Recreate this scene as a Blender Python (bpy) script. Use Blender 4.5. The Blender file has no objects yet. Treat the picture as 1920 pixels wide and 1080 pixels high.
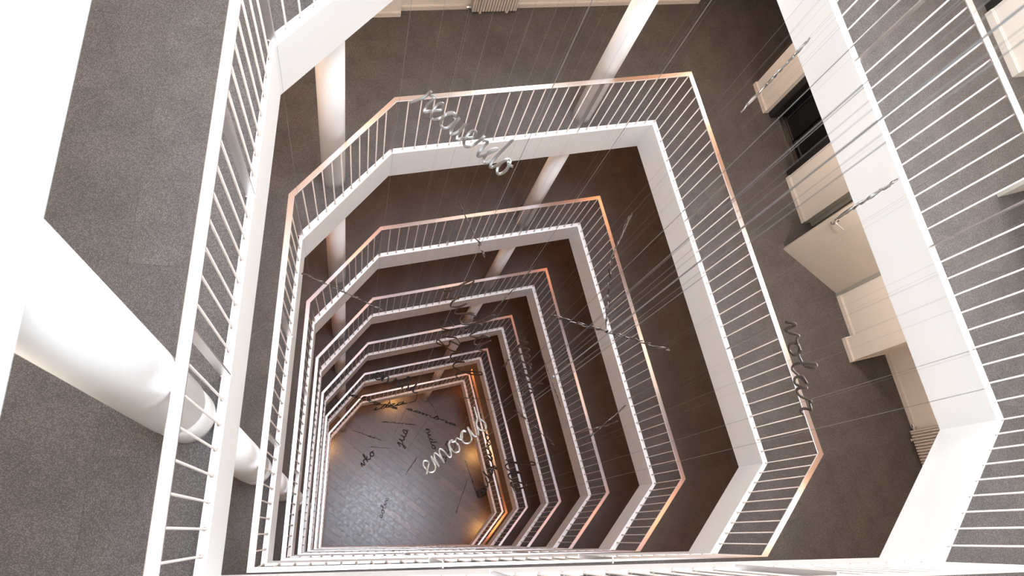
import bpy, math, random
from mathutils import Vector, Matrix, noise

S = bpy.context.scene
COL = S.collection
random.seed(11)

# ------------------------------------------------------------------ camera
# Storey height 3.3 m.  World origin: the point of the ground floor straight
# below the camera.  +X and +Y run along / across the stair hall, +Z up.
H = 3.3
CAM_Z = 8.3235 * H
F_PX, CX, CY = 1364.97, 1029.11, 604.29
E1 = Vector((0.966146, 0.073960, 0.247167))      # world X seen in lens axes (right, down, forward)
E2 = Vector((0.0, 0.958029, -0.286672))          # world -Y
EN = Vector((-0.257996, 0.276967, 0.925596))     # straight down
cam_d = bpy.data.cameras.new('camera')
cam = bpy.data.objects.new('camera', cam_d)
COL.objects.link(cam)
S.camera = cam
right = Vector((E1[0], -E2[0], -EN[0]))
down = Vector((E1[1], -E2[1], -EN[1]))
fwd = Vector((E1[2], -E2[2], -EN[2]))
m = Matrix.Identity(4)
for i in range(3):
    m[i][0] = right[i]; m[i][1] = -down[i]; m[i][2] = -fwd[i]
m[2][3] = CAM_Z
cam.matrix_world = m
cam_d.sensor_fit = 'HORIZONTAL'
cam_d.sensor_width = 36.0
cam_d.lens = F_PX / 1920 * 36.0
cam_d.shift_x = -(CX - 960) / 1920
cam_d.shift_y = (CY - 540) / 1920
cam_d.clip_start = 0.02
cam_d.clip_end = 200
cam_d.dof.use_dof = True
cam_d.dof.focus_distance = 9.0
cam_d.dof.aperture_fstop = 5.6

# ------------------------------------------------------------------ exposure, sky, skylight
S.view_settings.view_transform = 'Standard'
S.view_settings.look = 'None'
S.view_settings.gamma = 1.0
S.view_settings.use_curve_mapping = False
S.view_settings.exposure = 0.0

SKY = 7.3         # overcast sky seen through the open top of the hall
OVERHEAD = 1050    # daylight coming straight down the shaft (large skylight)
# ceiling lamps of each storey, from the camera's down to the ground: watts and colour
LAMPS = {0: (55, (1, .91, .84)), 1: (26, (1, .86, .75)), 2: (10, (1, .66, .46)), 3: (6, (1, .50, .27)),
         4: (4.5, (1, .46, .22)), 5: (4, (1, .42, .18)), 6: (20, (1, .56, .32)), 7: (7, (1, .50, .24))}

world = bpy.data.worlds.new('sky')
S.world = world
world.use_nodes = True
bg = world.node_tree.nodes['Background']
bg.inputs[0].default_value = (0.78, 0.88, 1.0, 1)
bg.inputs[1].default_value = SKY

def area(name, loc, size, power, color, sizey=None, rot=(0, 0, 0), shape=None, spread=None):
    l = bpy.data.lights.new(name, 'AREA')
    l.energy = power; l.color = color; l.size = size
    if sizey: l.shape = 'RECTANGLE'; l.size_y = sizey
    if shape: l.shape = shape
    if spread: l.spread = spread
    o = bpy.data.objects.new(name, l); COL.objects.link(o)
    o.location = loc; o.rotation_euler = rot
    return o

area('skylight_daylight', (2.0, 0.9, CAM_Z + 16), 9.0, OVERHEAD, (0.80, 0.88, 1.0), 12.0, spread=math.radians(60))

# ------------------------------------------------------------------ helpers
def mat(name, color=(.8, .8, .8), rough=.5, metal=0.0, noise_amt=0.0, scale=20.0, bump=0.0, spec=.5, rand=0.0):
    m = bpy.data.materials.new(name); m.use_nodes = True
    nt = m.node_tree; b = nt.nodes['Principled BSDF']
    b.inputs['Base Color'].default_value = (*color, 1)
    b.inputs['Roughness'].default_value = rough
    b.inputs['Metallic'].default_value = metal
    b.inputs['Specular IOR Level'].default_value = spec
    if noise_amt or bump or rand:
        tc = nt.nodes.new('ShaderNodeTexCoord')
        nz = nt.nodes.new('ShaderNodeTexNoise'); nz.inputs['Scale'].default_value = scale
        nz.inputs['Detail'].default_value = 4
        nt.links.new(tc.outputs['Object'], nz.inputs['Vector'])
        mx = nt.nodes.new('ShaderNodeMix'); mx.data_type = 'RGBA'
        mx.inputs[6].default_value = (*[c * (1 - noise_amt) for c in color], 1)
        mx.inputs[7].default_value = (*[min(1, c * (1 + noise_amt)) for c in color], 1)
        nt.links.new(nz.outputs['Fac'], mx.inputs[0])
        out = mx.outputs[2]
        if rand:
            oi = nt.nodes.new('ShaderNodeObjectInfo')
            hs = nt.nodes.new('ShaderNodeHueSaturation')
            mr = nt.nodes.new('ShaderNodeMapRange')
            mr.inputs[3].default_value = 1 - rand; mr.inputs[4].default_value = 1 + rand
            nt.links.new(oi.outputs['Random'], mr.inputs[0])
            nt.links.new(mr.outputs[0], hs.inputs['Value'])
            nt.links.new(out, hs.inputs['Color']); out = hs.outputs[0]
        nt.links.new(out, b.inputs['Base Color'])
        if bump:
            bp = nt.nodes.new('ShaderNodeBump'); bp.inputs['Strength'].default_value = bump
            bp.inputs['Distance'].default_value = .01
            nt.links.new(nz.outputs['Fac'], bp.inputs['Height'])
            nt.links.new(bp.outputs[0], b.inputs['Normal'])
    return m

def carpet_mat(name, color, rand=0.0):
    """Low looped carpet: fine light and dark flecks running in short rows."""
    m = bpy.data.materials.new(name); m.use_nodes = True
    nt = m.node_tree; b = nt.nodes['Principled BSDF']
    b.inputs['Roughness'].default_value = .95
    b.inputs['Specular IOR Level'].default_value = .15
    tc = nt.nodes.new('ShaderNodeTexCoord')
    mp = nt.nodes.new('ShaderNodeMapping'); mp.inputs['Scale'].default_value = (115, 210, 1)
    nt.links.new(tc.outputs['Object'], mp.inputs[0])
    v = nt.nodes.new('ShaderNodeTexVoronoi'); v.inputs['Scale'].default_value = 1.0
    nt.links.new(mp.outputs[0], v.inputs['Vector'])
    r = nt.nodes.new('ShaderNodeValToRGB')
    r.color_ramp.elements[0].position = 0.05; r.color_ramp.elements[0].color = (*[c * 1.75 for c in color], 1)
    r.color_ramp.elements[1].position = 0.55; r.color_ramp.elements[1].color = (*[c * .72 for c in color], 1)
    nt.links.new(v.outputs['Distance'], r.inputs[0])
    nz = nt.nodes.new('ShaderNodeTexNoise'); nz.inputs['Scale'].default_value = 3.0; nz.inputs['Detail'].default_value = 6
    nt.links.new(tc.outputs['Object'], nz.inputs['Vector'])
    mr = nt.nodes.new('ShaderNodeMapRange'); mr.inputs[1].default_value = .3; mr.inputs[2].default_value = .7
    mr.inputs[3].default_value = .88; mr.inputs[4].default_value = 1.1
    nt.links.new(nz.outputs['Fac'], mr.inputs[0])
    hs = nt.nodes.new('ShaderNodeHueSaturation')
    val = mr.outputs[0]
    if rand:
        oi = nt.nodes.new('ShaderNodeObjectInfo')
        m2 = nt.nodes.new('ShaderNodeMapRange'); m2.inputs[3].default_value = 1 - rand; m2.inputs[4].default_value = 1 + rand
        nt.links.new(oi.outputs['Random'], m2.inputs[0])
        mm = nt.nodes.new('ShaderNodeMath'); mm.operation = 'MULTIPLY'
        nt.links.new(val, mm.inputs[0]); nt.links.new(m2.outputs[0], mm.inputs[1]); val = mm.outputs[0]
    nt.links.new(val, hs.inputs['Value']); nt.links.new(r.outputs[0], hs.inputs['Color'])
    nt.links.new(hs.outputs[0], b.inputs['Base Color'])
    bp = nt.nodes.new('ShaderNodeBump'); bp.inputs['Strength'].default_value = .4; bp.inputs['Distance'].default_value = .004
    nt.links.new(v.outputs['Distance'], bp.inputs['Height']); nt.links.new(bp.outputs[0], b.inputs['Normal'])
    return m

def steel_mat(name, color, rough):
    m = mat(name, color, rough, 1.0)
    nt = m.node_tree; b = nt.nodes['Principled BSDF']
    tc = nt.nodes.new('ShaderNodeTexCoord')
    nz = nt.nodes.new('ShaderNodeTexNoise'); nz.inputs['Scale'].default_value = 2.2; nz.inputs['Detail'].default_value = 5
    nt.links.new(tc.outputs['Object'], nz.inputs['Vector'])
    mr = nt.nodes.new('ShaderNodeMapRange'); mr.inputs[3].default_value = rough * .85; mr.inputs[4].default_value = rough * 1.15
    nt.links.new(nz.outputs['Fac'], mr.inputs[0]); nt.links.new(mr.outputs[0], b.inputs['Roughness'])
    return m

M = dict(
    paint=mat('white_paint', (.86, .86, .85), .45, noise_amt=.015, scale=3),
    lacquer=mat('white_lacquer', (.84, .83, .81), .35, noise_amt=.01, scale=6),
    soffit=mat('soffit_paint', (.86, .82, .78), .6, noise_amt=.015, scale=5),
    oak=mat('reflected_orange', (.90, .44, .15), .5, noise_amt=.08, scale=7),  # orange of the added ceiling panels that the handrails mirror
    cream=mat('cream_wall', (.87, .83, .77), .6, noise_amt=.02, scale=5, bump=.03),
    skirting=mat('skirting_paint', (.82, .77, .71), .4, noise_amt=.01, scale=8),
    carpet=carpet_mat('taupe_carpet', (.128, .117, .112)),
    tile=carpet_mat('taupe_carpet_tile', (.128, .117, .112), .05),
    rail=steel_mat('brushed_steel', (.90, .87, .88), .29),
    word=steel_mat('satin_steel', (.24, .23, .215), .36),
    bright=steel_mat('polished_steel', (.86, .85, .83), .16),
    dark=steel_mat('dark_steel', (.22, .20, .19), .35),
    rod=steel_mat('satin_rod_steel', (.84, .81, .80), .42),
    cable=steel_mat('cable_steel', (.42, .43, .43), .45),
    black=mat('black_lining', (.018, .017, .017), .45, noise_amt=.1, scale=10),
    gloss=mat('black_glass', (.010, .010, .011), .12, noise_amt=.1, scale=4),
    door=mat('door_paint', (.62, .58, .52), .5, noise_amt=.02, scale=4),
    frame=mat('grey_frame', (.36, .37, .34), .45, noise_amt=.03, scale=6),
    radiator=mat('radiator_enamel', (.66, .60, .54), .4, noise_amt=.02, scale=8),
    bench=mat('oak_ledge', (.55, .40, .22), .45, noise_amt=.15, scale=12),
    lampglow=None,
)
lg = bpy.data.materials.new('lamp_glow'); lg.use_nodes = True
lb = lg.node_tree.nodes['Principled BSDF']
lb.inputs['Emission Color'].default_value = (1, .62, .30, 1); lb.inputs['Emission Strength'].default_value = 6
M['lampglow'] = lg

def tag(o, label=None, cat=None, group=None, kind=None):
    if label: o['label'] = label
    if cat: o['category'] = cat
    if group: o['group'] = group
    if kind: o['kind'] = kind
    return o

def mesh(name, verts, faces, smooth=False):
    me = bpy.data.meshes.new(name)
    me.from_pydata([tuple(v) for v in verts], [], faces)
    me.update()
    if smooth:
        for p in me.polygons: p.use_smooth = True
    return me

def add(name, me, material=None, parent=None, loc=None, rot=None):
    o = bpy.data.objects.new(name, me); COL.objects.link(o)
    if material and not me.materials: me.materials.append(material)
    if parent: o.parent = parent
    if loc is not None: o.location = loc
    if rot is not None: o.rotation_euler = rot
    return o

def empty(name, loc=(0, 0, 0)):
    o = bpy.data.objects.new(name, None); COL.objects.link(o); o.location = loc
    o.empty_display_size = .1
    return o

def prism(poly, z0, z1):
    """Solid prism over a simple polygon (counter-clockwise)."""
    n = len(poly)
    v = [(x, y, z0) for x, y in poly] + [(x, y, z1) for x, y in poly]
    f = [tuple(range(n))[::-1], tuple(range(n, 2 * n))]
    f += [(i, (i + 1) % n, n + (i + 1) % n, n + i) for i in range(n)]
    return v, f

def boxvf(x0, x1, y0, y1, z0, z1):
    return prism([(x0, y0), (x1, y0), (x1, y1), (x0, y1)], z0, z1)

def merge(parts):
    V, Fc = [], []
    for v, f in parts:
        o = len(V); V += list(v); Fc += [tuple(i + o for i in q) for q in f]
    return V, Fc

def lathe(profile, seg=32):
    """profile: list of (r, z), bottom to top; closed with caps."""
    V = []; n = len(profile)
    for r, z in profile:
        for i in range(seg):
            a = 2 * math.pi * i / seg; V.append((r * math.cos(a), r * math.sin(a), z))
    Fc = [tuple(range(seg))[::-1], tuple(range((n - 1) * seg, n * seg))]
    for k in range(n - 1):
        for i in range(seg):
            j = (i + 1) % seg
            Fc.append((k * seg + i, k * seg + j, (k + 1) * seg + j, (k + 1) * seg + i))
    return V, Fc

def tube(points, r, seg=8):
    pts = [Vector(p) for p in points]; V = []; Fc = []
    up = Vector((0, 0, 1))
    n = len(pts)
    for i, p in enumerate(pts):
        t = (pts[min(i + 1, n - 1)] - pts[max(i - 1, 0)]).normalized()
        a = t.cross(up if abs(t.dot(up)) < .95 else Vector((1, 0, 0))).normalized(); b = t.cross(a)
        for k in range(seg):
            q = 2 * math.pi * k / seg; V.append(p + r * (math.cos(q) * a + math.sin(q) * b))
    Fc = [tuple(range(seg)), tuple(range((n - 1) * seg, n * seg))[::-1]]
    for i in range(n - 1):
        for k in range(seg):
            j = (k + 1) % seg
            Fc.append((i * seg + k, (i + 1) * seg + k, (i + 1) * seg + j, i * seg + j))
    return V, Fc

# ------------------------------------------------------------------ plan of the void (metres)
def P(l): return [(x * H, -y * H) for x, y in l]
CURB_OUT = P([(-.2194, -.9601), (.0488, -1.3060), (1.0553, -1.5853), (1.4227, -.2615), (1.2021, .0471), (-.2299, .0716)])
CURB_IN = P([(-.2092, -.9349), (.0531, -1.2881), (1.0414, -1.5617), (1.4039, -.2607), (1.1779, .0426), (-.2136, .0631)])
FASC_LOW = P([(-.2113, -.9382), (.0524, -1.2906), (1.0447, -1.5651), (1.4044, -.2624), (1.1817, .0384), (-.2133, .0609)])
RAIL_OUT = P([(-.2304, -.9422), (.0439, -1.3064), (1.0571, -1.5858), (1.4266, -.2576), (1.2007, .0467), (-.2291, .0771)])
RAIL_IN = P([(-.2139, -.9371), (.0508, -1.2906), (1.0461, -1.5655), (1.4059, -.2593), (1.1803, .0438), (-.2121, .0632)])
RAIL_H = 1.055
SLAB = .57
DROP = .05           # carpet lies this far below the curb top
OUT = dict(x0=-3.2, x1=9.0, y0=-3.2, y1=9.4)
OUTER = [(OUT['x0'], 3.6), (OUT['x0'], OUT['y1']), (OUT['x1'], OUT['y1']), (OUT['x1'], -.2), (OUT['x1'], OUT['y0']), (OUT['x0'], OUT['y0'])]

def ztop(k): return (7 - k) * H

def ring(inner, outer, zi0, zo0, zi1, zo1):
    """Closed ring between two polygons: lower z (inner, outer), upper z (inner, outer)."""
    n = len(inner)
    V = [(*p, zi0) for p in inner] + [(*p, zo0) for p in outer] + [(*p, zi1) for p in inner] + [(*p, zo1) for p in outer]
    Fc = []
    for i in range(n):
        j = (i + 1) % n
        Fc += [(i, j, n + j, n + i), (2 * n + i, 3 * n + i, 3 * n + j, 2 * n + j),
               (i, 2 * n + i, 2 * n + j, j), (n + i, n + j, 3 * n + j, 3 * n + i)]
    return V, Fc

def seg_prism(a0, a1, b0, b1, z0, z1):
    """One mitred straight length between inner edge a0-a1 and outer edge b0-b1."""
    return prism([a0, a1, b1, b0], z0, z1)

def lerp(a, b, t): return (a[0] + (b[0] - a[0]) * t, a[1] + (b[1] - a[1]) * t)
ORD = {-1: 'camera-level', 0: 'topmost', 1: 'second', 2: 'third', 3: 'fourth', 4: 'fifth', 5: 'sixth', 6: 'lowest'}

# ------------------------------------------------------------------ slabs: carpet floor, white edge, ceiling below
def clip(poly, px, py, nx, ny):
    """keep the side where (p - (px,py)).(nx,ny) >= 0"""
    out = []
    for i in range(len(poly)):
        a, b = poly[i], poly[(i + 1) % len(poly)]
        da = (a[0] - px) * nx + (a[1] - py) * ny; db = (b[0] - px) * nx + (b[1] - py) * ny
        if da >= 0: out.append(a)
        if (da >= 0) != (db >= 0):
            t = da / (da - db); out.append(lerp(a, b, t))
    return out

CEN = (sum(p[0] for p in CURB_OUT) / 6, sum(p[1] for p in CURB_OUT) / 6)
def outside_pieces(poly, eps=.0):
    res = []
    for i in range(6):
        a, b = CURB_OUT[i], CURB_OUT[(i + 1) % 6]
        q = poly
        ex, ey = b[0] - a[0], b[1] - a[1]; nx, ny = -ey, ex
        if (CEN[0] - a[0]) * nx + (CEN[1] - a[1]) * ny > 0: nx, ny = -nx, -ny
        q = clip(q, a[0], a[1], nx, ny)
        if len(q) < 3: continue
        for c, other in ((a, b), (b, a)):
            rx, ry = c[0] - CEN[0], c[1] - CEN[1]; mx, my = -ry, rx
            if (other[0] - c[0]) * mx + (other[1] - c[1]) * my < 0: mx, my = -mx, -my
            q = clip(q, c[0], c[1], mx, my)
            if len(q) < 3: break
        if len(q) >= 3: res.append(q)
    return res

def area2(q): return sum(q[i][0] * q[(i + 1) % len(q)][1] - q[(i + 1) % len(q)][0] * q[i][1] for i in range(len(q)))

def carpet_tiles(parent, z, rot, off, bbox, size=.55, cap=290):
    c, s = math.cos(rot), math.sin(rot); g = .0005; n = 0
    R = range(-30, 31)
    cells = sorted(((i, j) for i in R for j in R), key=lambda ij: (ij[0] * size - 3) ** 2 + (ij[1] * size - 3) ** 2)
    for i, j in cells:
        x0, y0 = i * size + g, j * size + g; x1, y1 = (i + 1) * size - g, (j + 1) * size - g
        if n >= cap: break
        q = [(off[0] + c * x - s * y, off[1] + s * x + c * y) for x, y in ((x0, y0), (x1, y0), (x1, y1), (x0, y1))]
        mx = sum(p[0] for p in q) / 4; my = sum(p[1] for p in q) / 4
        if not any(b[0] < mx < b[1] and b[2] < my < b[3] for b in bbox): continue
        pieces = outside_pieces(q)
        if sum(abs(area2(p)) for p in pieces) < .006: continue
        vf = []
        for p in pieces:
            if area2(p) < 0: p = p[::-1]
            vf.append(prism([(a - mx, b - my) for a, b in p], 0, .004 + random.random() * .0003))
        V, Fc = merge(vf)
        if random.random() < .5:      # quarter-turned pile
            V = [(b, -a, h) for a, b, h in V]; rz = math.pi / 2
        else: rz = 0
        add('carpet_tile', mesh('carpet_tile', V, Fc), M['tile'], parent, (mx, my, z), (0, 0, rz)); n += 1
    return n

fl0 = fc0 = cl0 = None
for k in range(-1, 7):
    z = ztop(k); O = ORD[k]
    ci, co, fl = list(CURB_IN), list(CURB_OUT), list(FASC_LOW)
    if k == -1:       # the top slab stands 3.5 cm further into the void along this side
        for L in (ci, co, fl):
            for i in (0, 5): L[i] = (L[i][0] + .035, L[i][1])
    V, Fc = ring(co, OUTER, -DROP - .05, -DROP - .05, -DROP, -DROP)
    o = add('floor', mesh('floor', V, Fc), M['carpet'], loc=(0, 0, z))
    tag(o, 'taupe carpet floor of the %s ring walkway' % O, 'floor', kind='structure')
    if k == 0: carpet_tiles(o, -DROP, 0, (-1.335, 2.632 - .55 * 6), [(-2.6, .2, -1, 4.4), (3.6, 6.6, -1.0, 7.2)])
    if k == 1: carpet_tiles(o, -DROP, math.radians(14), (3.827 - .55, 6.615), [(-1.7, 7.4, -.9, 7.4)])
    # white edge: fascia, rounded lip and curb
    lip = [lerp(a, b, .45) for a, b in zip(ci, co)]
    V, Fc = ring(fl, co, -SLAB, -SLAB, -.006, -.006)
    # fascia leans very slightly to the curb line
    n6 = 6
    V[2 * n6:3 * n6] = [(*p, -.012) for p in ci]
    V2, F2 = ring(lip, co, -.012, -.006, 0, 0)
    V3, F3 = ring(ci, lip, -.013, -.013, -.004, -.004)
    Vm, Fm = merge([(V, Fc), (V2, F2), (V3, F3)])
    o = add('trim', mesh('trim', Vm, Fm), M['paint'], loc=(0, 0, z))
    tag(o, 'white painted slab edge and curb of the %s ring' % O, 'slab edge', kind='structure')
    inner = co
    V, Fc = ring(inner, OUTER, -SLAB, -SLAB, -SLAB + .04, -SLAB + .04)
    o = add('ceiling', mesh('ceiling', V, Fc), M['soffit'], loc=(0, 0, z))
    tag(o, 'warm white ceiling under the %s ring walkway' % O, 'ceiling', kind='structure')

# the slab over the camera level, open above the void
V, Fc = ring(CURB_OUT, OUTER, -SLAB, -SLAB, -.1, -.1)
o = add('ceiling', mesh('ceiling', V, Fc), M['paint'], loc=(0, 0, ztop(-2)))
tag(o, 'white roof slab open above the void', 'ceiling', kind='structure')

# ------------------------------------------------------------------ balustrades
def rod_mesh(h):
    return mesh('baluster', *lathe([(.0125, 0), (.0125, .010), (.0068, .012), (.0068, h)], 10), smooth=False)
def post_mesh(h):
    w, t = .027, .006
    a = boxvf(-t, t, -w, w, 0, h); b = boxvf(-t - .004, t + .004, -w - .002, w + .002, 0, .006)
    return mesh('post', *merge([a, b]))
ROD = rod_mesh(RAIL_H - .012); ROD.materials.append(M['rod'])
for p in ROD.polygons: p.use_smooth = len(p.vertices) == 4
POST = post_mesh(RAIL_H - .012); POST.materials.append(M['rod'])
SPANS = [11, 25, 32, 9, 33, 24]
POSTS = [(0,), (0, 8, 17), (10, 22), (), (11, 22), (8, 16)]

def balustrade(k, ro=RAIL_OUT, ri=RAIL_IN, co=CURB_OUT, ci=CURB_IN):
    z = ztop(k)
    cx = sum(p[0] for p in ro) / 6; cy = sum(p[1] for p in ro) / 6
    t = empty('balustrade', (0, 0, z))
    tag(t, 'white rod balustrade with steel handrail around the %s ring' % ORD[k], 'railing', 'balustrades of the ring walkways')
    for i in range(6):
        j = (i + 1) % 6
        # handrail: flat bar with eased long edges
        a0, a1, b0, b1 = ri[i], ri[j], ro[i], ro[j]
        e = .06
        prof = [(0, -.012), (0, -.0025), (e, 0), (1 - e, 0), (1, -.0025), (1, -.012)]
        V = []
        for A, B in ((a0, b0), (a1, b1)):
            for s, h in prof: V.append((*lerp(A, B, s), RAIL_H + h))
        Fc = [tuple(range(6)), tuple(range(6, 12))[::-1]] + [(q, 6 + q, 6 + (q + 1) % 6, (q + 1) % 6) for q in range(6)]
        me = mesh('handrail', V, Fc)
        add('handrail', me, M['rail'], t)
        n = SPANS[i]
        top0, top1 = lerp(a0, b0, .5), lerp(a1, b1, .5)
        bot0, bot1 = lerp(ci[i], co[i], .5), lerp(ci[j], co[j], .5)
        ang = math.atan2(bot1[1] - bot0[1], bot1[0] - bot0[0])
        for q in range(n):
            s = q / n
            b = lerp(bot0, bot1, s); tt = lerp(top0, top1, s)
            post = q in POSTS[i]
            o = add('post' if post else 'baluster', POST if post else ROD, None, t, (b[0], b[1], 0))
            rx = -(tt[1] - b[1]) / RAIL_H; ry = (tt[0] - b[0]) / RAIL_H
            qn = Vector((0, 0, 1)).rotation_difference(Vector((tt[0] - b[0], tt[1] - b[1], RAIL_H)))
            an = ang
            if q == 0:
                pa = math.atan2(CURB_OUT[i][1] - CURB_OUT[i - 1][1], CURB_OUT[i][0] - CURB_OUT[i - 1][0]); an = ang if abs(pa - ang) > 2.5 else (pa + ang) / 2
            from mathutils import Quaternion
            o.rotation_euler = (qn @ Quaternion((0, 0, 1), an)).to_euler()
    return t

for k in range(0, 7):
    ro, ri, co, ci = RAIL_OUT, RAIL_IN, CURB_OUT, CURB_IN
    balustrade(k, ro, ri, co, ci)

# second, outer steel rail beside the lowest ring's handrail (two sides only)
def off_line(a, b, d):
    ex, ey = b[0] - a[0], b[1] - a[1]; L = math.hypot(ex, ey)
    return (-ey / L * d, ex / L * d)
t = empty('double_rail', (0, 0, ztop(6)))
tag(t, 'second steel rail running just outside the lowest ring handrail', 'railing')
def outset(poly, d):
    out = []
    n = len(poly); L = []
    for i in range(n):
        a, b = poly[i], poly[(i + 1) % n]; ex, ey = b[0] - a[0], b[1] - a[1]; l = math.hypot(ex, ey)
        nx, ny = -ey / l, ex / l
        L.append((a[0] + nx * d, a[1] + ny * d, ex, ey))
    for i in range(n):
        x1, y1, a1, b1 = L[i - 1]; x2, y2, a2, b2 = L[i]
        D = a1 * b2 - b1 * a2; s = ((x2 - x1) * b2 - (y2 - y1) * a2) / D
        out.append((x1 + a1 * s, y1 + b1 * s))
    return out
R1, R2 = outset(RAIL_OUT, .045), outset(RAIL_OUT, .115)
for i in (2, 3):
    V, Fc = seg_prism(R1[i], R1[i + 1], R2[i], R2[i + 1], RAIL_H - .03, RAIL_H)
    add('handrail', mesh('handrail', V, Fc), M['bright'], t)
    for q in range(5):
        c = lerp(lerp(R1[i], R2[i], .5), lerp(R1[i + 1], R2[i + 1], .5), (q + .5) / 5)
        V, Fc = tube([(c[0], c[1], -DROP), (c[0], c[1], RAIL_H - .03)], .012)
        add('post', mesh('post', V, Fc), M['rail'], t)

# ------------------------------------------------------------------ walls, repeated storey by storey
ZC = H - SLAB + DROP      # clear height from carpet to ceiling
U = Vector((.254, -.967)); N = Vector((.967, .254)); A0 = Vector((5.372, 4.676))
def sn(s, n): p = A0 + U * s + N * n; return (p.x, p.y)
def ccw(q): return q if area2(q) > 0 else q[::-1]
def slab_sn(s0, s1, n0, n1, z0, z1): return prism(ccw([sn(s0, n0), sn(s1, n0), sn(s1, n1), sn(s0, n1)]), z0, z1)

W_MESH = {}
def cached(key, fn, name, material):
    if key not in W_MESH:
        me = mesh(name, *fn()); me.materials.append(M[material]); W_MESH[key] = me
    return W_MESH[key]

FARDIR = Vector((math.cos(math.atan(.2453)), math.sin(math.atan(.2453)))); FN = Vector((-FARDIR.y, FARDIR.x)); FA = Vector((.16, 6.261))
def fr(s, n): p = FA + FARDIR * s + FN * n; return (p.x, p.y)
def slab_fr(s0, s1, n0, n1, z0, z1): return prism(ccw([fr(s0, n0), fr(s1, n0), fr(s1, n1), fr(s0, n1)]), z0, z1)

def storey(k):
    z = ztop(k) - DROP
    O = ORD[k]; L = (0, 0, z)
    hc = ZC if k >= 0 else H - SLAB + DROP
    def st(name, key, fn, material, label, cat):
        o = add(name, cached(key, fn, name, material), None, loc=L)
        return tag(o, label, cat, kind='structure')
    # lift-side wall pieces (piers stand proud of recesses)
    w = st('wall_right', 'pier1', lambda: slab_sn(-1.42, -.985, 0, 1.1, 0, ZC), 'cream', 'cream wall pier before the dark lift recess on the %s storey' % O, 'wall')
    w2 = st('wall_right', 'pier2', lambda: slab_sn(.004, .674, 0, .9, 0, ZC), 'cream', 'cream wall pier between lift recess and office door on the %s storey' % O, 'wall')
    w3 = st('wall_right', 'pier3', lambda: merge([slab_sn(1.73, 2.292, .14, .9, 0, ZC), slab_sn(2.292, 2.585, 0, .9, 0, ZC)]), 'cream', 'stepped cream wall pier past the office door on the %s storey' % O, 'wall')
    w4 = st('wall_right', 'wall4', lambda: merge([slab_sn(2.585, 9.0, .56, .9, 0, ZC)]), 'cream', 'set back cream wall behind the radiator on the %s storey' % O, 'wall')
    w5 = st('wall_right', 'head', lambda: merge([slab_sn(.674, 1.73, .14, .9, 2.12, ZC), slab_sn(-.985, .004, .2, .9, 2.2, ZC)]), 'cream', 'cream wall over the office and lift doors on the %s storey' % O, 'wall')
    w6 = st('wall_back', 'far', lambda: merge([slab_fr(0, 4.2, 0, .2, 0, ZC), slab_fr(-4.0, -.01, -.085, .2, 0, ZC)]), 'cream', 'cream far wall beyond the void on the %s storey' % O, 'wall')
    w7 = st('wall_left', 'lw', lambda: boxvf(OUT['x0'] - .2, OUT['x0'], OUT['y0'], OUT['y1'], 0, ZC), 'cream', 'cream outer wall behind the round pillar on the %s storey' % O, 'wall')
    w8 = st('wall_front', 'bw', lambda: boxvf(OUT['x0'], OUT['x1'], OUT['y0'] - .2, OUT['y0'], 0, ZC), 'cream', 'cream outer wall under the camera side on the %s storey' % O, 'wall')
    w9 = st('wall_back', 'ow', lambda: merge([boxvf(OUT['x0'], OUT['x1'], OUT['y1'], OUT['y1'] + .2, 0, ZC), boxvf(OUT['x1'], OUT['x1'] + .2, OUT['y0'], OUT['y1'], 0, ZC)]), 'cream', 'cream outer walls closing the corridor on the %s storey' % O, 'wall')
    # skirtings
    t_ = .014; hh = .075
    def sk():
        b = []
        for s0, s1, n_ in ((-1.434, -.985, 0), (.004, .674, 0), (1.73, 2.28, .14), (2.278, 2.599, 0), (2.599, 3.58, .56), (4.9, 9.0, .56)):
            b.append(slab_sn(s0, s1, n_ - t_, n_, 0, hh)); b.append(slab_sn(s0, s1, n_ - t_ * .5, n_, hh, hh + .012))
        b.append(slab_sn(-1.434, -1.42, 0, 1.1, 0, hh)); b.append(slab_sn(2.585, 2.599, 0, .56, 0, hh)); b.append(slab_sn(2.278, 2.292, 0, .14, 0, hh))
        return merge(b)
    st('baseboard_right', 'skr', sk, 'skirting', 'pale skirting along the pier wall of the %s storey' % O, 'skirting')
    def skf():
        b = []
        for s0, s1, n_ in ((.004, .86, 0), (1.52, 4.2, 0), (-4.0, -.01, -.085)):
            b.append(slab_fr(s0, s1, n_ - t_, n_, 0, hh)); b.append(slab_fr(s0, s1, n_ - t_ * .5, n_, hh, hh + .012))
        return merge(b)
    st('baseboard_back', 'skf', skf, 'skirting', 'pale skirting along the far wall of the %s storey' % O, 'skirting')
    # lift: black lining, two glossy leaves, metal sill
    d = empty('door_2', L); tag(d, 'black glossy lift doors in a dark recess on the %s storey' % O, 'lift doors', kind='structure')
    add('lining', cached('lin', lambda: merge([slab_sn(-.985, -.90, .075, .9, 0, 2.2), slab_sn(-.09, .004, .03, .9, 0, 2.2), slab_sn(-.985, .004, .55, .6, 0, 2.2), slab_sn(-.90, -.09, .10, .9, 2.12, 2.2)]), 'lining', 'black'), None, d)
    add('door_leaf', cached('leafA', lambda: slab_sn(-.90, -.497, .255, .29, .02, 2.12), 'door_leaf', 'gloss'), None, d)
    add('door_leaf', cached('leafB', lambda: slab_sn(-.493, -.09, .275, .31, .02, 2.12), 'door_leaf', 'gloss'), None, d)
    add('sill', cached('sill', lambda: merge([slab_sn(-.91, -.10, .195, .215, 0, .018), slab_sn(-.91, -.5, .222, .248, 0, .012)]), 'sill', 'rail'), None, d)
    # office door with grey frame, open leaf and lever handle
    d = empty('door_1', L); tag(d, ('beige office door standing open into the %s storey walkway' if k in (0, 1) else 'closed beige office door on the %s storey') % O, 'door', kind='structure')
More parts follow.
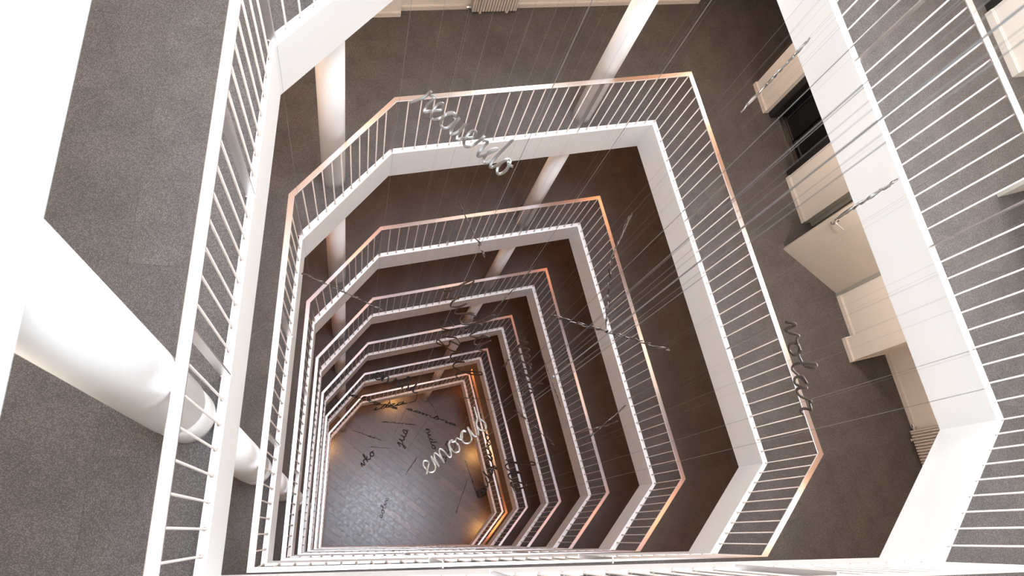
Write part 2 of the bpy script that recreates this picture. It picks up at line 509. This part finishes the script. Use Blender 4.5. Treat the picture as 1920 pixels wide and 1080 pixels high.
    add('door_frame', cached('dfr', lambda: merge([slab_sn(.674, .735, .125, .9, 0, 2.12), slab_sn(1.69, 1.73, .125, .9, 0, 2.12), slab_sn(.735, 1.69, .3, .34, 2.06, 2.12), slab_sn(.735, .76, .28, .9, 0, 2.06), slab_sn(.674, 1.73, .125, .3, 2.09, 2.12)]), 'door_frame', 'frame'), None, d)
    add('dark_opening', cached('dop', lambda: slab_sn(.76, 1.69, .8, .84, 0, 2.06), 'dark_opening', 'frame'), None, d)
    hx, hy = (5.955, 3.085)
    ex, ey = (5.223, 3.640) if k != 0 else (5.057, 2.774)
    ang = math.atan2(ey - hy, ex - hx)
    if k not in (0, 1): hx, hy = sn(1.685, .17); ang = math.atan2(-U.y, -U.x)
    def leaf():
        return merge([boxvf(0, .918, -.02, .02, .008, 2.06)])
    lf = add('door_leaf', cached('leaf', leaf, 'door_leaf', 'door'), None, d, (hx, hy, 0), (0, 0, ang))
    def handle():
        ps = []
        for s in (-1, 1):
            yo = s * .02
            V, Fc = lathe([(.026, 0), (.026, .008), (.01, .010), (.01, .05)], 16)
            V = [(x + .85, yo + s * zz, y + 1.05) for x, y, zz in V]; ps.append((V, Fc))
            V, Fc = lathe([(.026, 0), (.026, .008), (.013, .010), (.013, .016)], 16)
            V = [(x + .85, yo + s * zz, y + .965) for x, y, zz in V]; ps.append((V, Fc))
            ps.append(tube([(.85, yo + s * .045, 1.05), (.82, yo + s * .05, 1.05), (.72, yo + s * .05, 1.05)], .0095, 10))
        return merge(ps)
    add('handle', cached('hnd', handle, 'handle', 'bright'), None, lf)
    def hinges(): return merge([boxvf(-.014, .006, -.032, .032, h, h + .09) for h in (.2, 1.0, 1.78)])
    add('hinge', cached('hin', hinges, 'hinge', 'rail'), None, lf)
    # ribbed radiators
    def rad(L_):
        def f():
            b = [boxvf(0, L_, -.012, .012, .055, .60), boxvf(0, L_, -.03, -.008, .58, .60), boxvf(0, .02, -.045, .045, .06, .60), boxvf(L_ - .02, L_, -.045, .045, .06, .60)]
            n = int(L_ / .037)
            for i in range(n):
                x = .02 + (L_ - .04) * (i + .5) / n
                b.append(boxvf(x - .012, x + .012, -.045, -.012, .06, .585))
            b += [boxvf(.1, .13, -.03, .03, 0, .055), boxvf(L_ - .13, L_ - .1, -.03, .03, 0, .055)]
            return merge(b)
        return f
    r = empty('radiator', (0, 0, z)); p = fr(.885, -.055)
    r.location = (p[0], p[1], z); r.rotation_euler = (0, 0, math.atan(.2453))
    tag(r, 'ribbed cream radiator under the far wall on the %s storey' % O, 'radiator', 'ribbed radiators by the walkway walls')
    add('panel', cached('rad1', rad(.585), 'panel', 'radiator'), None, r)
    add('valve', cached('val', lambda: merge([tube([(-.04, 0, 0), (-.04, 0, .1), (.01, 0, .1)], .011), tube([(-.075, 0, .1), (-.04, 0, .1)], .019, 12)]), 'valve', 'bright'), None, r)
    r = empty('radiator'); p = sn(3.60, .50)
    r.location = (p[0], p[1], z); r.rotation_euler = (0, 0, math.atan2(U.y, U.x))
    # outward face must look at the void
    tag(r, 'ribbed cream radiator by the set back wall on the %s storey' % O, 'radiator', 'ribbed radiators by the walkway walls')
    add('panel', cached('rad2', rad(1.25), 'panel', 'radiator'), None, r)
    add('valve', W_MESH['val'], None, r)

for k in range(-1, 7):
    storey(k)

# ------------------------------------------------------------------ round pillars, floor to ceiling on each storey
def pillar_mesh(key, r, collar):
    pr = [(r, 0)]
    if collar: pr += [(r, .40), (r - .004, .403), (r - .004, .412), (r + .006, .416)]
    r2 = r + (.006 if collar else 0)
    pr += [(r2, ZC)]
    me = mesh('pillar', *lathe(pr, 48)); me.materials.append(M['paint'])
    for p in me.polygons: p.use_smooth = len(p.vertices) == 4
    me.shade_flat() if False else None
    return me
PM = {'a': pillar_mesh('a', .118, False), 'b': pillar_mesh('b', .124, False), 'c': pillar_mesh('c', .15, True)}
PILL = [('a', (2.48, 5.15), 'by the far rail'), ('b', (-.43, 3.87), 'by the slanted rail'), ('c', (-.90, .66), 'with a joint ring beside the camera-side walkway')]
for k in range(-1, 8):
    for key, (x, y), where in PILL:
        if k == 7:
            zz = 0
        else: zz = ztop(k) - DROP
        o = add('pillar', PM[key], None, loc=(x, y, zz))
        if k == 7: o.scale = (1, 1, (H - SLAB) / ZC)
        tag(o, 'round white pillar %s on the %s storey' % (where, ORD.get(k, 'ground')), 'pillar', 'round white pillars', 'structure')

# ------------------------------------------------------------------ warm ceiling lamps on every storey
LP = [(-1.55, 3.1), (-.55, 4.75), (1.7, 5.75), (4.35, 5.95), (5.05, 3.2), (5.2, .2), (3.3, -1.15), (-1.9, .4)]
LPN = ['by the slanted rail corner', 'behind the slanted rail', 'in front of the far wall', 'at the far pier corner', 'before the office door', 'beyond the short slanted rail', 'on the camera side', 'beside the jointed pillar']
LR = mesh('rim', *merge([lathe([(.05, -.012), (.055, -.008), (.055, 0)], 20), lathe([(.006, -.15), (.006, -.01)], 8)])); LR.materials.append(M['lacquer'])
LD = mesh('globe', *lathe([(.012, -.27), (.045, -.262), (.068, -.235), (.075, -.205), (.068, -.175), (.045, -.150), (.02, -.142)], 20)); LD.materials.append(M['lampglow'])
for p in LD.polygons: p.use_smooth = True
LSHIELD = mesh('light_shield', *lathe([(.02, -.315), (.08, -.310), (.13, -.298), (.15, -.288), (.13, -.292), (.08, -.304), (.02, -.309)], 24)); LSHIELD.materials.append(M['lacquer'])
for k in range(-1, 7):
    zc = ztop(k) - SLAB
    below = ORD.get(k + 1, 'ground')
    for i, ((x, y), lpn) in enumerate(zip(LP, LPN)):
        t = empty('ceiling_lamp', (x, y, zc))
        tag(t, 'small warm globe lamp %s over the %s storey walkway' % (lpn, below), 'lamp', 'globe lamps over the %s storey' % below)
        add('rim', LR, None, t); add('globe', LD, None, t)
        if k >= 1:        # dish added to keep light off the carpet, onto the ceiling
            add('light_shield', LSHIELD, None, t)
            a = area('lamp_light', (0, 0, -.285), .16, LAMPS[k + 1][0] * 2.2, LAMPS[k + 1][1], rot=(math.pi, 0, 0), shape='DISK', spread=math.radians(170)); a.parent = t  # upward light added to brighten the ceiling seen in the handrails
        l = bpy.data.lights.new('lamp_light', 'POINT'); l.energy = LAMPS[k + 1][0] * (.35 if k >= 1 else 1) * ((2.6 if k < 1 else 1.3) if i == 4 else 1); l.color = LAMPS[k + 1][1]
        l.shadow_soft_size = .08
        a = bpy.data.objects.new('lamp_light', l); COL.objects.link(a); a.location = (0, 0, -.33); a.parent = t
        if i in (0, 1, 3, 5, 6) and k >= 0:  # unseen panels added to give the handrails an orange reflection
            def oak(i=i, x=x, y=y):
                w = (1.15, 1.0, 0, 1.5, 0, 1.3, 1.3, 0)[i]; r = (0, .9, 0, .26, 0, -.7, 0)[i]; c_, s_ = math.cos(r), math.sin(r)
                q = [(x + c_ * u - s_ * v, y + s_ * u + c_ * v) for u, v in ((-w, -w), (w, -w), (w, w), (-w, w))]
                return merge([prism(ccw(p), -.015, 0) for p in outside_pieces(q)])
            o = add('ceiling', cached('oak%d' % i, oak, 'ceiling', 'oak'), None, loc=(0, 0, zc))
            tag(o, 'square orange panel added for handrail reflections %s over the %s storey' % (lpn, below), 'ceiling panel', kind='structure')

# ------------------------------------------------------------------ ground floor of wide boards
gz = -.02
V, Fc = boxvf(OUT['x0'], OUT['x1'], OUT['y0'], OUT['y1'], gz - .1, gz - .006)
ground = add('floor', mesh('floor', V, Fc), mat('board_joint', (.05, .035, .03), .8))
tag(ground, 'wooden board floor at the bottom of the hall', 'floor', kind='structure')
def board_mat(name, col):
    m = bpy.data.materials.new(name); m.use_nodes = True
    nt = m.node_tree; b = nt.nodes['Principled BSDF']
    tc = nt.nodes.new('ShaderNodeTexCoord'); oi = nt.nodes.new('ShaderNodeObjectInfo')
    mp = nt.nodes.new('ShaderNodeMapping'); mp.inputs['Scale'].default_value = (2.0, 22, 1)
    ad = nt.nodes.new('ShaderNodeVectorMath'); ad.operation = 'ADD'
    nt.links.new(tc.outputs['Object'], ad.inputs[0]); nt.links.new(oi.outputs['Location'], ad.inputs[1])
    nt.links.new(ad.outputs[0], mp.inputs[0])
    nz = nt.nodes.new('ShaderNodeTexNoise'); nz.inputs['Scale'].default_value = 1.4; nz.inputs['Detail'].default_value = 6
    nt.links.new(mp.outputs[0], nz.inputs['Vector'])
    mx = nt.nodes.new('ShaderNodeMix'); mx.data_type = 'RGBA'
    mx.inputs[6].default_value = (*[c * .72 for c in col], 1); mx.inputs[7].default_value = (*[c * 1.3 for c in col], 1)
    nt.links.new(nz.outputs['Fac'], mx.inputs[0])
    # blotchy wear
    n2 = nt.nodes.new('ShaderNodeTexNoise'); n2.inputs['Scale'].default_value = 9; n2.inputs['Detail'].default_value = 8
    nt.links.new(ad.outputs[0], n2.inputs['Vector'])
    mr = nt.nodes.new('ShaderNodeMapRange'); mr.inputs[1].default_value = .35; mr.inputs[2].default_value = .65
    mr.inputs[3].default_value = .27; mr.inputs[4].default_value = .33
    nt.links.new(n2.outputs['Fac'], mr.inputs[0]); nt.links.new(mr.outputs[0], b.inputs['Roughness'])
    nt.links.new(mx.outputs[2], b.inputs['Base Color'])
    b.inputs['Specular IOR Level'].default_value = .6
    return m
BM = [board_mat('brown_board', (.112, .080, .078)), board_mat('greyed_board', (.106, .083, .084)), board_mat('light_board', (.14, .102, .092)), board_mat('dark_board', (.090, .064, .062))]
ang = math.radians(-36)
ca, sa = math.cos(ang), math.sin(ang)
bw, bl = .225, 1.5
n = 0
cells = []
for r in range(-40, 41):
    offx = (r * .617 % 1) * bl
    for c in range(-12, 13):
        u = c * bl + offx; v = r * bw
        x = 2 + ca * u - sa * v; y = 2.5 + sa * u + ca * v
        if -1.3 < x < 5.9 and -1.0 < y < 6.6:
            cells.append((math.hypot(x - 2, y - 2.6), x, y))
cells.sort()
BMESH = []
for q in range(4):
    me = mesh('board', *boxvf(-bl / 2 + .003, bl / 2 - .003, -bw / 2 + .003, bw / 2 - .003, -.006, 0)); me.materials.append(BM[q]); BMESH.append(me)
for d_, x, y in cells[:280]:
    q = random.choices([0, 1, 2, 3], [.45, .37, .04, .14])[0]
    add('board', BMESH[q], None, ground, (x, y, gz + random.random() * .0015), (0, 0, ang))
# walls of the ground storey
for nm, b_, lab in (('wall_left', (OUT['x0'] - .2, OUT['x0'], OUT['y0'], OUT['y1']), 'cream outer wall of the ground storey behind the pillars'),
                    ('wall_right', (OUT['x1'], OUT['x1'] + .2, OUT['y0'], OUT['y1']), 'cream outer wall closing the ground storey corridor'),
                    ('wall_front', (OUT['x0'], OUT['x1'], OUT['y0'] - .2, OUT['y0']), 'cream outer wall of the ground storey on the camera side'),
                    ('wall_back', (OUT['x0'], OUT['x1'], OUT['y1'], OUT['y1'] + .2), 'cream far outer wall of the ground storey')):
    o = add(nm, mesh(nm, *boxvf(*b_, gz, H - SLAB)), M['cream']); tag(o, lab, 'wall', kind='structure')
# dark strips of a floor hatch near the pillar foot
V, Fc = merge([tube([(1.25, 4.749, 0), (2.13, 5.011, 0)], .018, 6), tube([(2.13, 5.011, 0), (2.26, 5.38, 0)], .018, 6), tube([(1.25, 4.749, 0), (1.14, 5.2, 0)], .018, 6)])
o = add('floor_duct', mesh('floor_duct', V, Fc), M['black'], loc=(0, 0, gz + .008)); tag(o, 'thin black cable duct angled on the wood floor near the pillar', 'cable duct')
# black loudspeaker on the ground by the rail line
t = empty('loudspeaker', (4.70, 1.68, gz)); t.rotation_euler = (0, 0, .5)
tag(t, 'small black loudspeaker box standing on the dim wood floor edge', 'speaker')
add('cabinet', mesh('cabinet', *prism([(-.16, -.12), (.16, -.12), (.12, .14), (-.12, .14)], 0, .5)), M['black'], t)
add('grille', mesh('grille', *merge([boxvf(-.14, .14, -.135, -.12, .04 + .023 * i, .052 + .023 * i) for i in range(19)])), M['gloss'], t)
add('handle', mesh('handle', *tube([(-.06, 0, .5), (-.06, 0, .54), (.06, 0, .54), (.06, 0, .5)], .01)), M['gloss'], t)

for x, y, lab in ((-1.0, 3.4, 'by the slanted edge'), (1.4, 5.25, 'under the far edge'), (4.75, 3.3, 'under the long pier-side edge'), (5.1, .4, 'under the bent corner')):  # extra lamps added to throw warm pools on the boards
    t = empty('ceiling_lamp', (x, y, H - SLAB))
    tag(t, 'round lamp added for a warm pool on the wood floor %s' % lab, 'lamp', 'lamps added for warm pools on the ground storey')
    add('rim', LR, None, t); add('globe', LD, None, t)
    a = area('lamp_light', (0, 0, -.28), .12, 5, (1, .50, .16), shape='DISK', spread=math.radians(75)); a.parent = t

# oak-topped benches on the lowest walkway behind the far rail
for i, (s0, s1, n0) in enumerate(((0.1, 3.1, .55), (0.1, 3.1, .95), (0.1, 3.2, 1.5))):
    a, b = CURB_OUT[1], CURB_OUT[2]; L_ = math.dist(a, b); ux, uy = (b[0] - a[0]) / L_, (b[1] - a[1]) / L_
    g = Vector((-uy, ux)); g = g if g.y > 0 else -g
    c0 = (a[0] + ux * s0 + g.x * n0, a[1] + uy * s0 + g.y * n0)
    t = empty('bench', (c0[0], c0[1], ztop(6) - DROP)); t.rotation_euler = (0, 0, math.atan2(uy, ux))
    tag(t, ['long oak bench nearest the lowest ring far rail', 'middle one of the three long oak benches on the lowest walkway', 'long oak bench nearest the lowest walkway far wall'][i], 'bench', 'long benches on the lowest walkway')
    Lb = s1 - s0
    add('seat', mesh('seat', *boxvf(0, Lb, -.12, .12, .40, .45)), M['bench'], t)
    for q in range(4):
        xx = .1 + (Lb - .2) * q / 3
        add('leg', mesh('leg', *boxvf(xx - .02, xx + .02, -.10, .10, 0, .40)), M['frame'], t)

# ------------------------------------------------------------------ hanging steel words
G = {
 'e': ([(.35, .45), (.66, .72), (.45, 1.02), (.2, .72), (.25, .2), (.55, 0), (.9, .22)], .9),
 'r': ([(.2, .6), (.34, 1.12), (.42, .92), (.8, .98), (.74, .4), (.85, .04), (1.1, .2)], 1.1),
 'c': ([(.2, .55), (.7, 1), (.84, .82), (.6, 1.0), (.25, .72), (.25, .2), (.6, 0), (.95, .2)], .95),
 'u': ([(.22, 1), (.24, .3), (.5, 0), (.78, .4), (.88, 1), (.88, .3), (1.08, 0), (1.3, .2)], 1.3),
 'n': ([(.15, 1), (.2, .02), (.3, .7), (.6, 1), (.75, .6), (.82, .08), (1.1, .2)], 1.1),
 'm': ([(.15, 1), (.2, .02), (.3, .7), (.55, 1), (.66, .6), (.68, .02), (.78, .7), (1.05, 1), (1.18, .6), (1.25, .08), (1.5, .2)], 1.5),
 'o': ([(.3, .85), (.55, 1), (.25, .72), (.25, .2), (.6, 0), (.86, .4), (.7, .95), (.55, .9), (.8, .75), (1.1, .85)], 1.1),
 'ó': ([(.3, .85), (.55, 1), (.25, .72), (.25, .2), (.6, 0), (.86, .4), (.72, .95), (.6, 1.1), (.95, 1.9)], 1.0),
 'd': ([(.6, 1), (.25, .72), (.25, .15), (.6, 0), (.85, .6), (1.08, 2.0), (.92, .6), (1.02, .03), (1.3, .2)], 1.3),
 'i': ([(.22, 1), (.24, .2), (.45, 0), (.7, .2)], .7),
 'l': ([(.4, 1.1), (.5, 1.95), (.3, 1.9), (.24, .5), (.45, 0), (.75, .2)], .75),
 'a': ([(.6, 1), (.25, .75), (.25, .15), (.6, 0), (.82, .6), (.86, 1), (.86, .25), (1.02, 0), (1.25, .2)], 1.25),
 's': ([(.4, 1.05), (.62, .5), (.4, 0), (.12, .12), (.5, .08), (.9, .2)], .9),
 'v': ([(.2, 1), (.45, 0), (.8, 1), (1.0, .85)], 1.0),
 't': ([(.3, 1), (.42, 1.7), (.3, .4), (.5, 0), (.85, .2)], .85),
 'g': ([(.6, 1), (.25, .75), (.25, .15), (.6, 0), (.84, .9), (.8, -.6), (.45, -1), (.28, -.7), (.7, -.15), (1.2, .2)], 1.2),
 'j': ([(.4, 1), (.42, 0), (.3, -.9), (.05, -.8), (.3, -.3), (.8, .2)], .8),
 'k': ([(.4, 1.2), (.5, 1.9), (.3, 1.8), (.24, 0), (.3, .6), (.7, 1), (.4, .55), (.8, 0), (1.05, .2)], 1.05),
 'b': ([(.4, 1.2), (.5, 1.9), (.3, 1.8), (.24, .3), (.5, 0), (.8, .4), (.6, .95), (.8, .8), (1.1, .85)], 1.1),
 'h': ([(.4, 1.2), (.5, 1.9), (.3, 1.8), (.22, 0), (.35, .8), (.65, 1), (.8, .5), (.85, .06), (1.1, .2)], 1.1),
 'f': ([(.4, 1.2), (.55, 1.9), (.35, 1.8), (.3, 0), (.2, -.9), (.5, -.4), (.4, .1), (.85, .2)], .85),
 'p': ([(.25, 1), (.2, -.9), (.25, .2), (.5, 1), (.8, .6), (.55, 0), (.8, .05), (1.1, .2)], 1.1),
 'y': ([(.22, 1), (.24, .3), (.5, 0), (.78, .4), (.88, 1), (.84, -.6), (.5, -1), (.3, -.7), (.7, -.15), (1.2, .2)], 1.2),
 'z': ([(.15, .95), (.65, 1), (.3, .4), (.6, .1), (.35, -.7), (.15, -.5), (.9, .2)], .9),
 'q': ([(.6, 1), (.25, .5), (.6, 0), (.84, .9), (.8, -.9), (1.2, .2)], 1.2),
}
def catmull(pts, n=6):
    out = []
    P_ = [pts[0]] + pts + [pts[-1]]
    for i in range(1, len(P_) - 2):
        p0, p1, p2, p3 = P_[i - 1], P_[i], P_[i + 1], P_[i + 2]
        for s in range(n):
            t = s / n
            out.append(tuple(.5 * (2 * p1[c] + (p2[c] - p0[c]) * t + (2 * p0[c] - 5 * p1[c] + 4 * p2[c] - p3[c]) * t * t + (3 * p1[c] - p0[c] - 3 * p2[c] + p3[c]) * t ** 3) for c in (0, 1)))
    out.append(pts[-1])
    return out
def word_path(txt):
    pts = [(0, .15)] if txt[0] != 'r' else [(-.35, -.1)]
    x = 0
    for ch in txt:
        g, adv = G[ch]
        pts += [(x + a, b) for a, b in g]; x += adv
    return catmull(pts), x

def word_mesh(txt, length, hx, w, th):
    path, W = word_path(txt)
    sc = length / W; P2 = [(a * sc, b * sc * hx) for a, b in path]
    n = len(P2); V = []
    prof = [(-.5, -.3), (-.3, -.5), (.3, -.5), (.5, -.3), (.5, .3), (.3, .5), (-.3, .5), (-.5, .3)]
    prev = None
    for i, (x, y) in enumerate(P2):
        a = P2[max(i - 1, 0)]; b = P2[min(i + 1, n - 1)]
        dx, dy = b[0] - a[0], b[1] - a[1]; l = math.hypot(dx, dy) or 1
        nx, ny = -dy / l, dx / l
        zz = .35 * th * math.sin(i * .55)            # crossings pass over each other
        for s, h in prof: V.append((x + nx * w * s, y + ny * w * s, zz + th * h))
    Fc = [tuple(range(8)), tuple(range((n - 1) * 8, n * 8))[::-1]]
    for i in range(n - 1):
        for q in range(8):
            j = (q + 1) % 8; Fc.append((i * 8 + q, (i + 1) * 8 + q, (i + 1) * 8 + j, i * 8 + j))
    me = mesh('lettering', V, Fc)
    for p in me.polygons: p.use_smooth = True
    return me, P2

WORDS = [
    ('recuerdo', (0.271, 3.284, -5.100), (1.030, 2.847, -5.300), (0.514, 0.621, 0.592), 1.4, 's', 'pale steel script word recuerdo hanging before the top corner handrail'),
    ('noche', (1.117, 4.372, -8.950), (1.584, 3.811, -9.450), (0.189, -0.561, 0.806), 0.6, 'd', "thin twisted steel word hanging above the second ring's mesh of rods"),
    ('palabra', (-0.568, 2.333, -6.600), (0.174, 2.159, -7.000), (0.403, -0.284, 0.870), 0.6, 'd', 'slender steel word crossing the slanted handrail near the white column'),
    ('lucha', (1.389, 4.453, -13.000), (2.214, 3.451, -13.400), (0.703, 0.325, 0.633), 1.3, 'd', 'grey looping steel word in front of the third and fourth rings'),
    ('azul', (1.545, 4.487, -14.850), (2.066, 3.307, -15.350), (0.558, -0.103, 0.824), 1.2, 'd', 'dark small steel word beside the larger grey looping one'),
    ('tiempo', (2.170, 3.806, -12.100), (3.025, 4.910, -12.500), (0.160, 0.225, 0.961), 0.6, 's', "bright glinting steel word slanting up by the third ring's corner"),
    ('memoria', (1.956, 2.351, -7.350), (3.502, 2.131, -7.650), (0.164, -0.175, 0.971), 0.6, 'd', 'long dark steel word twisting across three rings toward the carpet'),
    ('silla', (3.056, 3.493, -8.350), (3.497, 4.303, -8.650), (-0.082, 0.385, 0.919), 0.6, 's', "upper glinting steel word above the second ring's long handrail"),
    ('viento', (3.358, 2.916, -9.400), (3.548, 4.037, -9.600), (-0.438, 0.229, 0.869), 0.7, 's', "steel word hanging upright along the second ring's white curb"),
    ('volar', (3.918, 2.010, -5.900), (4.139, 1.153, -6.100), (0.259, -0.156, 0.953), 0.8, 'd', 'dark steel word with long strokes over the large handrail near the open door'),
    ('mar', (2.750, 1.880, -3.500), (3.341, 2.273, -3.700), (0.196, 0.195, 0.961), 0.6, 's', 'bright blurred steel word over the white edge beside the door handle'),
    ('camino', (2.673, 3.131, -4.350), (3.531, 4.117, -4.650), (0.103, 0.207, 0.973), 0.6, 's', 'bright thin steel word slanting over the cream wall pier'),
    ('luna', (3.228, 1.319, -10.350), (4.084, 2.014, -10.650), (0.088, 0.302, 0.949), 0.6, 's', "steel word slanting up between the second ring's handrail and carpet"),
    ('sol', (3.524, 1.670, -11.350), (4.149, 1.860, -11.650), (0.388, 0.159, 0.908), 0.6, 's', 'short steel word next to the slanting one by the second handrail'),
    ('estrella', (3.275, 3.365, -12.850), (3.751, 2.407, -13.150), (-0.117, -0.350, 0.930), 0.6, 's', "glinting thread-like steel word along the third ring's white edge"),
    ('verde', (3.041, 3.838, -13.850), (3.231, 2.793, -14.150), (0.611, -0.114, 0.784), 1.3, 'd', "dark steel word over the fourth handrail's long side"),
    ('pan', (2.778, 2.273, -12.850), (3.603, 1.700, -13.150), (0.153, -0.276, 0.949), 0.6, 'd', "dark steel word trailing down beside the fourth ring's rods"),
    ('calma', (3.333, 4.096, -14.400), (2.871, 3.446, -14.600), (0.185, -0.406, 0.895), 0.7, 'd', 'dim steel word in the dark carpet gap behind the fourth ring'),
    ('emoció', (0.884, 0.728, -8.900), (1.653, 1.378, -9.100), (-0.630, 0.772, 0.084), 1.0, 's', 'pale steel script word emoció hanging over the wooden floor'),
    ('enrht', (0.297, 3.581, -16.900), (1.360, 3.299, -17.100), (0.307, 0.841, 0.446), 0.7, 'b', "black steel word before the lowest ring's bright handrail"),
    ('alegre', (-0.178, 3.321, -17.900), (0.982, 3.071, -18.100), (0.183, 0.064, 0.981), 0.8, 'b', 'dark curly steel word across the lowest slanted handrail'),
    ('idea', (0.452, 3.319, -19.900), (1.295, 3.596, -20.100), (0.121, 0.313, 0.942), 0.7, 'b', 'small steel word over the lower curb above the wood floor'),
    ('fuego', (1.754, 3.575, -18.900), (2.132, 3.064, -19.100), (0.111, -0.290, 0.951), 0.6, 's', 'bright short steel word beside the column foot'),
    ('nieve', (1.918, 3.611, -18.900), (3.744, 3.593, -19.100), (0.107, -0.124, 0.987), 0.6, 's', 'level glinting steel word running from the column foot'),
    ('sombra', (1.320, 3.401, -19.900), (2.723, 3.022, -20.100), (0.165, 0.092, 0.982), 0.7, 'b', 'dark steel word over the upper part of the wood floor'),
    ('arena', (0.729, 3.180, -20.900), (1.665, 3.156, -21.100), (0.210, 0.048, 0.977), 0.6, 'b', 'faint level steel word over the wood floor'),
    ('jus', (1.329, 2.559, -21.400), (1.527, 3.084, -21.600), (-0.905, 0.398, 0.147), 0.7, 'b', 'upright dark steel word over the middle of the wood floor'),
    ('nido', (1.954, 3.032, -20.900), (2.213, 2.461, -21.100), (0.748, 0.110, 0.655), 0.7, 'b', "small dark steel word near the pale script word's loop"),
    ('rayo', (-0.005, 3.038, -21.900), (0.806, 2.813, -22.100), (0.215, -0.091, 0.972), 0.8, 's', 'golden glinting steel word over the dim wood floor'),
    ('tren', (0.433, 2.590, -21.900), (1.097, 2.588, -22.100), (0.288, -0.055, 0.956), 0.6, 's', 'tiny bright level steel word over the wood floor'),
    ('vko', (0.309, 2.008, -21.900), (0.647, 2.434, -22.100), (-0.639, 0.677, 0.365), 0.7, 'b', 'small black steel word over the blue-lit planks'),
    ('solve', (0.940, 0.591, -21.900), (1.108, 1.164, -22.100), (-0.849, 0.378, 0.370), 0.6, 'b', 'small black steel word standing low over the bright planks'),
    ('flor', (2.627, 2.303, -19.850), (3.019, 3.294, -20.150), (-0.047, 0.306, 0.951), 0.6, 's', "thin steel word beside the pale script word's upper end"),
    ('raiz', (1.628, 1.939, -22.900), (1.941, 2.450, -23.100), (0.029, 0.349, 0.937), 0.6, 'b', 'faint dark steel word low over the lilac planks'),
    ('paz', (2.905, 0.722, -20.900), (3.221, 1.616, -21.100), (-0.114, 0.255, 0.960), 0.6, 's', 'dotted bright steel word by the lit floor edge'),
    ('niebla', (3.110, 2.194, -20.900), (3.542, 1.146, -21.100), (-0.033, -0.200, 0.979), 0.6, 'b', 'dotted dark steel word along the lit floor edge'),
    ('uds', (3.096, 1.045, -17.400), (3.325, 1.638, -17.600), (-0.831, 0.438, 0.343), 0.7, 'b', 'black curly steel word beside the lowest white curb'),
    ('faro', (3.382, 1.640, -17.900), (3.264, 2.578, -18.100), (-0.739, 0.050, 0.672), 0.7, 'b', 'thin black steel word over the double handrail'),
    ('lis', (3.214, 1.692, -15.900), (3.483, 0.999, -16.100), (0.572, -0.015, 0.820), 1.3, 'd', "brown steel word over the fifth ring's white edge"),
    ('ser', (2.736, 2.240, -22.400), (2.914, 2.914, -22.600), (-0.759, 0.362, 0.542), 0.7, 'b', 'small dark steel word below the pale script word'),
    ('eco', (0.737, 0.659, -3.390), (0.764, 0.604, -3.410), (0.258, -0.219, 0.941), 0.6, 'd', 'tiny steel word at the end of the thick pale cable'),
]

CABLE_TOP = CAM_Z + 4.9
for txt, a, b, up, hx, tone, lab in WORDS:
    a = Vector(a) + Vector((0, 0, CAM_Z)); b = Vector(b) + Vector((0, 0, CAM_Z))
    d = (b - a); L_ = d.length; d.normalize(); up = Vector(up); up = (up - d * up.dot(d)).normalized(); nn = d.cross(up)
    t = empty('hanging_word', a)
    tag(t, lab, 'sculpture', 'steel words hanging in the void')
    big = L_ > .5
    w = min(.032, L_ / max(len(txt), 3) * .15); th = w * .45
    slim = .78 if hx < .61 else 1
    w *= slim; th *= slim
    if txt in ('recuerdo', 'emoció'): w, th = .024, .012
    me, P2 = word_mesh(txt, L_, hx, w, th)
    if txt in ('recuerdo', 'emoció'):
        for p in me.polygons: p.use_smooth = False
    o = add('lettering', me, M[{'s': 'word', 'd': 'dark', 'b': 'black'}[tone]], t)
    R_ = Matrix((d, up, nn)).transposed().to_4x4()
    o.rotation_euler = R_.to_euler()
    R3 = R_.to_3x3()
    deep = CAM_Z - a.z
    for fpos in ((.1, .88) if deep < 9.5 else (.5,)):
        q = P2[int(fpos * (len(P2) - 1))]
        p = R3 @ Vector((q[0], q[1], 0))
        top = CABLE_TOP - a.z
        V, Fc = tube([(p.x, p.y, p.z), (p.x, p.y, top)], .0007 if deep < 9.5 else .0005, 4)
        add('cable', mesh('cable', V, Fc), M['cable'], t)

# pairs of thicker stay cables dropping through the void close to the camera
for i, (x, y, r_, zb) in enumerate(((.92, .765, .0024, -3.37), (.955, .74, .0012, -6.0), (1.55, 1.62, .0016, -17.0), (1.72, 1.61, .0013, -14.0), (2.1, 1.95, .0015, -18.0), (.62, 1.62, .0016, -12.0), (1.15, 1.9, .0014, -16.5), (2.3, .55, .0013, -15.0), (2.6, .8, .0013, -15.5))):
    zb = CAM_Z + zb
    t = empty('stay_cable', (x, y, zb))
    tag(t, ['thick pale cable slanting across the picture over the large ring', 'fine cable close beside the thick pale one', 'cable crossing the topmost white edge above the lift recess', 'twin cable just beside the one above the lift recess',
            'long fine cable over the cream wall pier', 'cable crossing the far carpet near the pale script word', 'cable passing between the script word and the tall pillar', 'upper of two level cables over the wide carpet past the second ring', 'lower of two level cables over the wide carpet past the second ring'][i], 'cable', 'long cables in the void')
    top = CABLE_TOP - zb
    add('wire', mesh('wire', *tube([(0, 0, 0), (0, 0, top)], r_, 6)), M['cable'], t)
    add('weight', mesh('weight', *lathe([(r_ * 2, -.03), (r_ * 3, -.02), (r_ * 3, .01), (r_ * 1.5, .02)], 10)), M['cable'], t)
